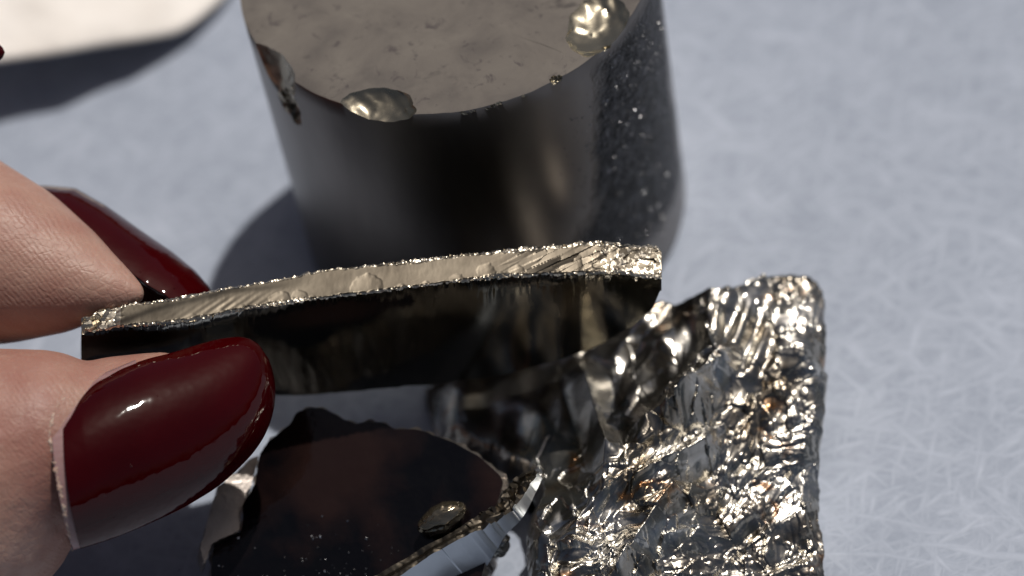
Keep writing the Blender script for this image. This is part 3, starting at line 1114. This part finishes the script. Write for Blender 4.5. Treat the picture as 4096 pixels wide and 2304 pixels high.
# thumb nail: outline in the picture, real curvature in depth
NAIL_UP = [(206, 1640), (232, 1605), (290, 1560), (420, 1490), (540, 1440), (620, 1420), (740, 1400), (838, 1364), (930, 1346), (990, 1347), (1030, 1368), (1052, 1402)]
NAIL_LO = [(292, 2200), (420, 2165), (571, 2107), (724, 2038), (876, 1947), (983, 1848), (1040, 1780), (1075, 1715), (1098, 1640), (1105, 1570), (1098, 1500), (1075, 1436)]


def nail_surface(up, lo, n, m, depth_c, Rcm, slope_u, slope_v, phimax, arch, u0=0.0, u1=1.0, lift=0.0, left_bow=None, vlim=1.0):
    us = np.linspace(u0, u1, n)
    A = polyline(up, n, np.clip(us, 0, 1)); B = polyline(lo, n, np.clip(us, 0, 1))
    A, B = soften(A, 6), soften(B, 6)
    vs = np.linspace(-vlim, vlim, m)
    V = []
    for i in range(n):
        hw = np.hypot(*(B[i] - A[i])) / 2
        for j in range(m):
            phi = vs[j] * phimax
            f = 0.5 + 0.5 * math.sin(phi) / math.sin(phimax)
            x = A[i, 0] * (1 - f) + B[i, 0] * f
            y = A[i, 1] * (1 - f) + B[i, 1] * f
            if left_bow:
                x -= left_bow * (1 - (2 * f - 1) ** 2) * max(0, 1 - us[i] * 2.2)
            wcm = hw * depth_c / FPX
            rr = wcm / math.sin(phimax)
            d = depth_c + rr * (1 - math.cos(phi)) * 1.0 + slope_u * us[i] + arch * (us[i] - 0.35) ** 2 + slope_v * (2 * f - 1) - lift
            d += 0.02 * (0 if us[i] > 0.1 else (0.1 - us[i]) * 10)
            V.append(P(x, y, d))
    return V, grid_faces(n, m)


V, F = nail_surface(NAIL_UP, NAIL_LO, 110, 60, 24.55, 0.7, 0.88, 0.02, math.radians(66), 0.50, 0.0, 0.42, 0.0, 24)
bare = mesh_obj('bare_nail', V, F, M_BARE, hand_root)
md = bare.modifiers.new('s', 'SOLIDIFY'); md.thickness = 0.05; md.offset = -1
bake(bare); fix_normals(bare)
# polish: same shape, starts a little beyond the cuticle
PU = [(252, 1640), (298, 1585), (368, 1532), (457, 1487), (579, 1436), (686, 1412), (838, 1364), (930, 1346), (990, 1347), (1030, 1368), (1052, 1402)]
PL = [(322, 2196), (440, 2160), (571, 2107), (724, 2038), (876, 1947), (983, 1848), (1040, 1780), (1075, 1715), (1098, 1640), (1105, 1570), (1098, 1500), (1075, 1436)]
V, F = nail_surface(PU, PL, 120, 70, 24.55, 0.7, 0.88, 0.02, math.radians(68), 0.50, 0.0, 1.0, 0.035, 22)
pol = mesh_obj('fingernail', V, F, M_POLISH, hand_root)
md = pol.modifiers.new('s', 'SOLIDIFY'); md.thickness = 0.06; md.offset = -1
md = pol.modifiers.new('b', 'BEVEL'); md.width = 0.025; md.segments = 4; md.limit_method = 'ANGLE'; md.angle_limit = math.radians(50)
bake(pol); fix_normals(pol)
pol['label'] = 'long glossy dark red thumb nail'

# dry skin fold along the cuticle
from mathutils.bvhtree import BVHTree
bvh_body = BVHTree.FromPolygons([v.co.copy() for v in body.data.vertices], [tuple(p.vertices) for p in body.data.polygons])
bvh_nail = BVHTree.FromPolygons([v.co.copy() for v in bare.data.vertices], [tuple(p.vertices) for p in bare.data.polygons])
cp = polyline([(262, 1588), (236, 1612), (214, 1650), (196, 1740), (216, 1850), (240, 1960), (264, 2080), (289, 2205)], 120)
V = []; F = []
nr = 10
for i in range(120):
    t = i / 119
    w = 5 + 2 * math.sin(i * 0.9) + 2 * math.sin(i * 0.37)
    dd = np.interp(t, [0, 0.3, 0.55, 0.8, 1], [25.10, 24.88, 24.64, 24.70, 25.05])
    hitp = None
    for tree in (bvh_body, bvh_nail):
        loc = tree.ray_cast(CAM, ray(cp[i, 0] + 3 * math.sin(i * 1.7), cp[i, 1]).normalized())[0]
        if loc and (hitp is None or (loc - CAM).length < (hitp - CAM).length):
            hitp = loc
    if hitp is not None:
        dd = (hitp - CAM).dot(FWD) + 0.005
    cc = P(cp[i, 0] + 3 * math.sin(i * 1.7), cp[i, 1], dd)
    tn = cp[min(i + 1, 119)] - cp[max(i - 1, 0)]
    tn = tn / np.hypot(*tn)
    nd = (CR * float(-tn[1]) - CU * float(tn[0]) * 1.0)
    rcm = w * 25 / FPX * math.sin(math.pi * min(max(t, 0.03), 0.97)) ** 0.4
    for k in range(nr):
        a = 2 * math.pi * k / nr
        V.append(cc + nd * rcm * math.cos(a) * 1.3 - FWD * rcm * math.sin(a))
for i in range(119):
    for k in range(nr):
        F.append((i * nr + k, i * nr + (k + 1) % nr, (i + 1) * nr + (k + 1) % nr, (i + 1) * nr + k))
cut = mesh_obj('cuticle', V, F, M_CUT, hand_root)
fix_normals(cut)


# forefinger nail seen from its side: an arched shell round the fingertip
def build_index_nail():
    crest = polyline([(110, 752), (190, 752), (300, 762), (420, 830), (560, 930), (680, 1012), (770, 1085), (825, 1150), (850, 1200)], 90)
    n, m = 90, 48
    phim = math.radians(62)
    V = []
    tilt = math.radians(24)
    for i in range(n):
        t = i / (n - 1)
        tn = crest[min(i + 2, n - 1)] - crest[max(i - 2, 0)]
        tn = tn / np.hypot(*tn)
        nx, ny = tn[1], -tn[0]              # image normal, up and right
        N = (CR * float(nx) - CU * float(ny)).normalized()
        Bv = -FWD
        N2 = (N * math.cos(tilt) - Bv * math.sin(tilt) * -0.0).normalized()
        r = np.interp(t, [0, 0.4, 0.75, 0.93, 1.0], [0.62, 0.64, 0.64, 0.54, 0.34])
        base = P(crest[i, 0], crest[i, 1], 26.95 - 0.55 * t)
        cc = base - N * r
        for j in range(m):
            phi = -phim * 1.7 + (2.7 * phim) * j / (m - 1)
            V.append(cc + (N * math.cos(phi) + Bv * math.sin(phi)) * r - N * (0.10 * max(0, -math.sin(phi))) * r)
    F = grid_faces(n, m)
    o = mesh_obj('fingernail', V, F, M_POLISH, hand_root)
    md = o.modifiers.new('s', 'SOLIDIFY'); md.thickness = 0.05; md.offset = 0
    md = o.modifiers.new('b', 'BEVEL'); md.width = 0.02; md.segments = 3; md.limit_method = 'ANGLE'; md.angle_limit = math.radians(50)
    bake(o); fix_normals(o)
    o['label'] = 'dark red nail of the forefinger, seen from its side'


build_index_nail()

# tip of the middle finger's nail at the left edge
V, F = nail_surface([(-250, 130), (-120, 128), (-40, 150), (5, 175), (20, 210)], [(-250, 300), (-120, 292), (-40, 270), (5, 245), (20, 210)], 40, 24, 26.0, .4, 0.0, 0, math.radians(60), 0.2)
mn = mesh_obj('fingernail', V, F, M_POLISH, hand_root)
md = mn.modifiers.new('s', 'SOLIDIFY'); md.thickness = 0.05; md.offset = -1
bake(mn); fix_normals(mn)

body.parent = hand_root
body.matrix_parent_inverse = Matrix.Translation(hand_root.location).inverted()
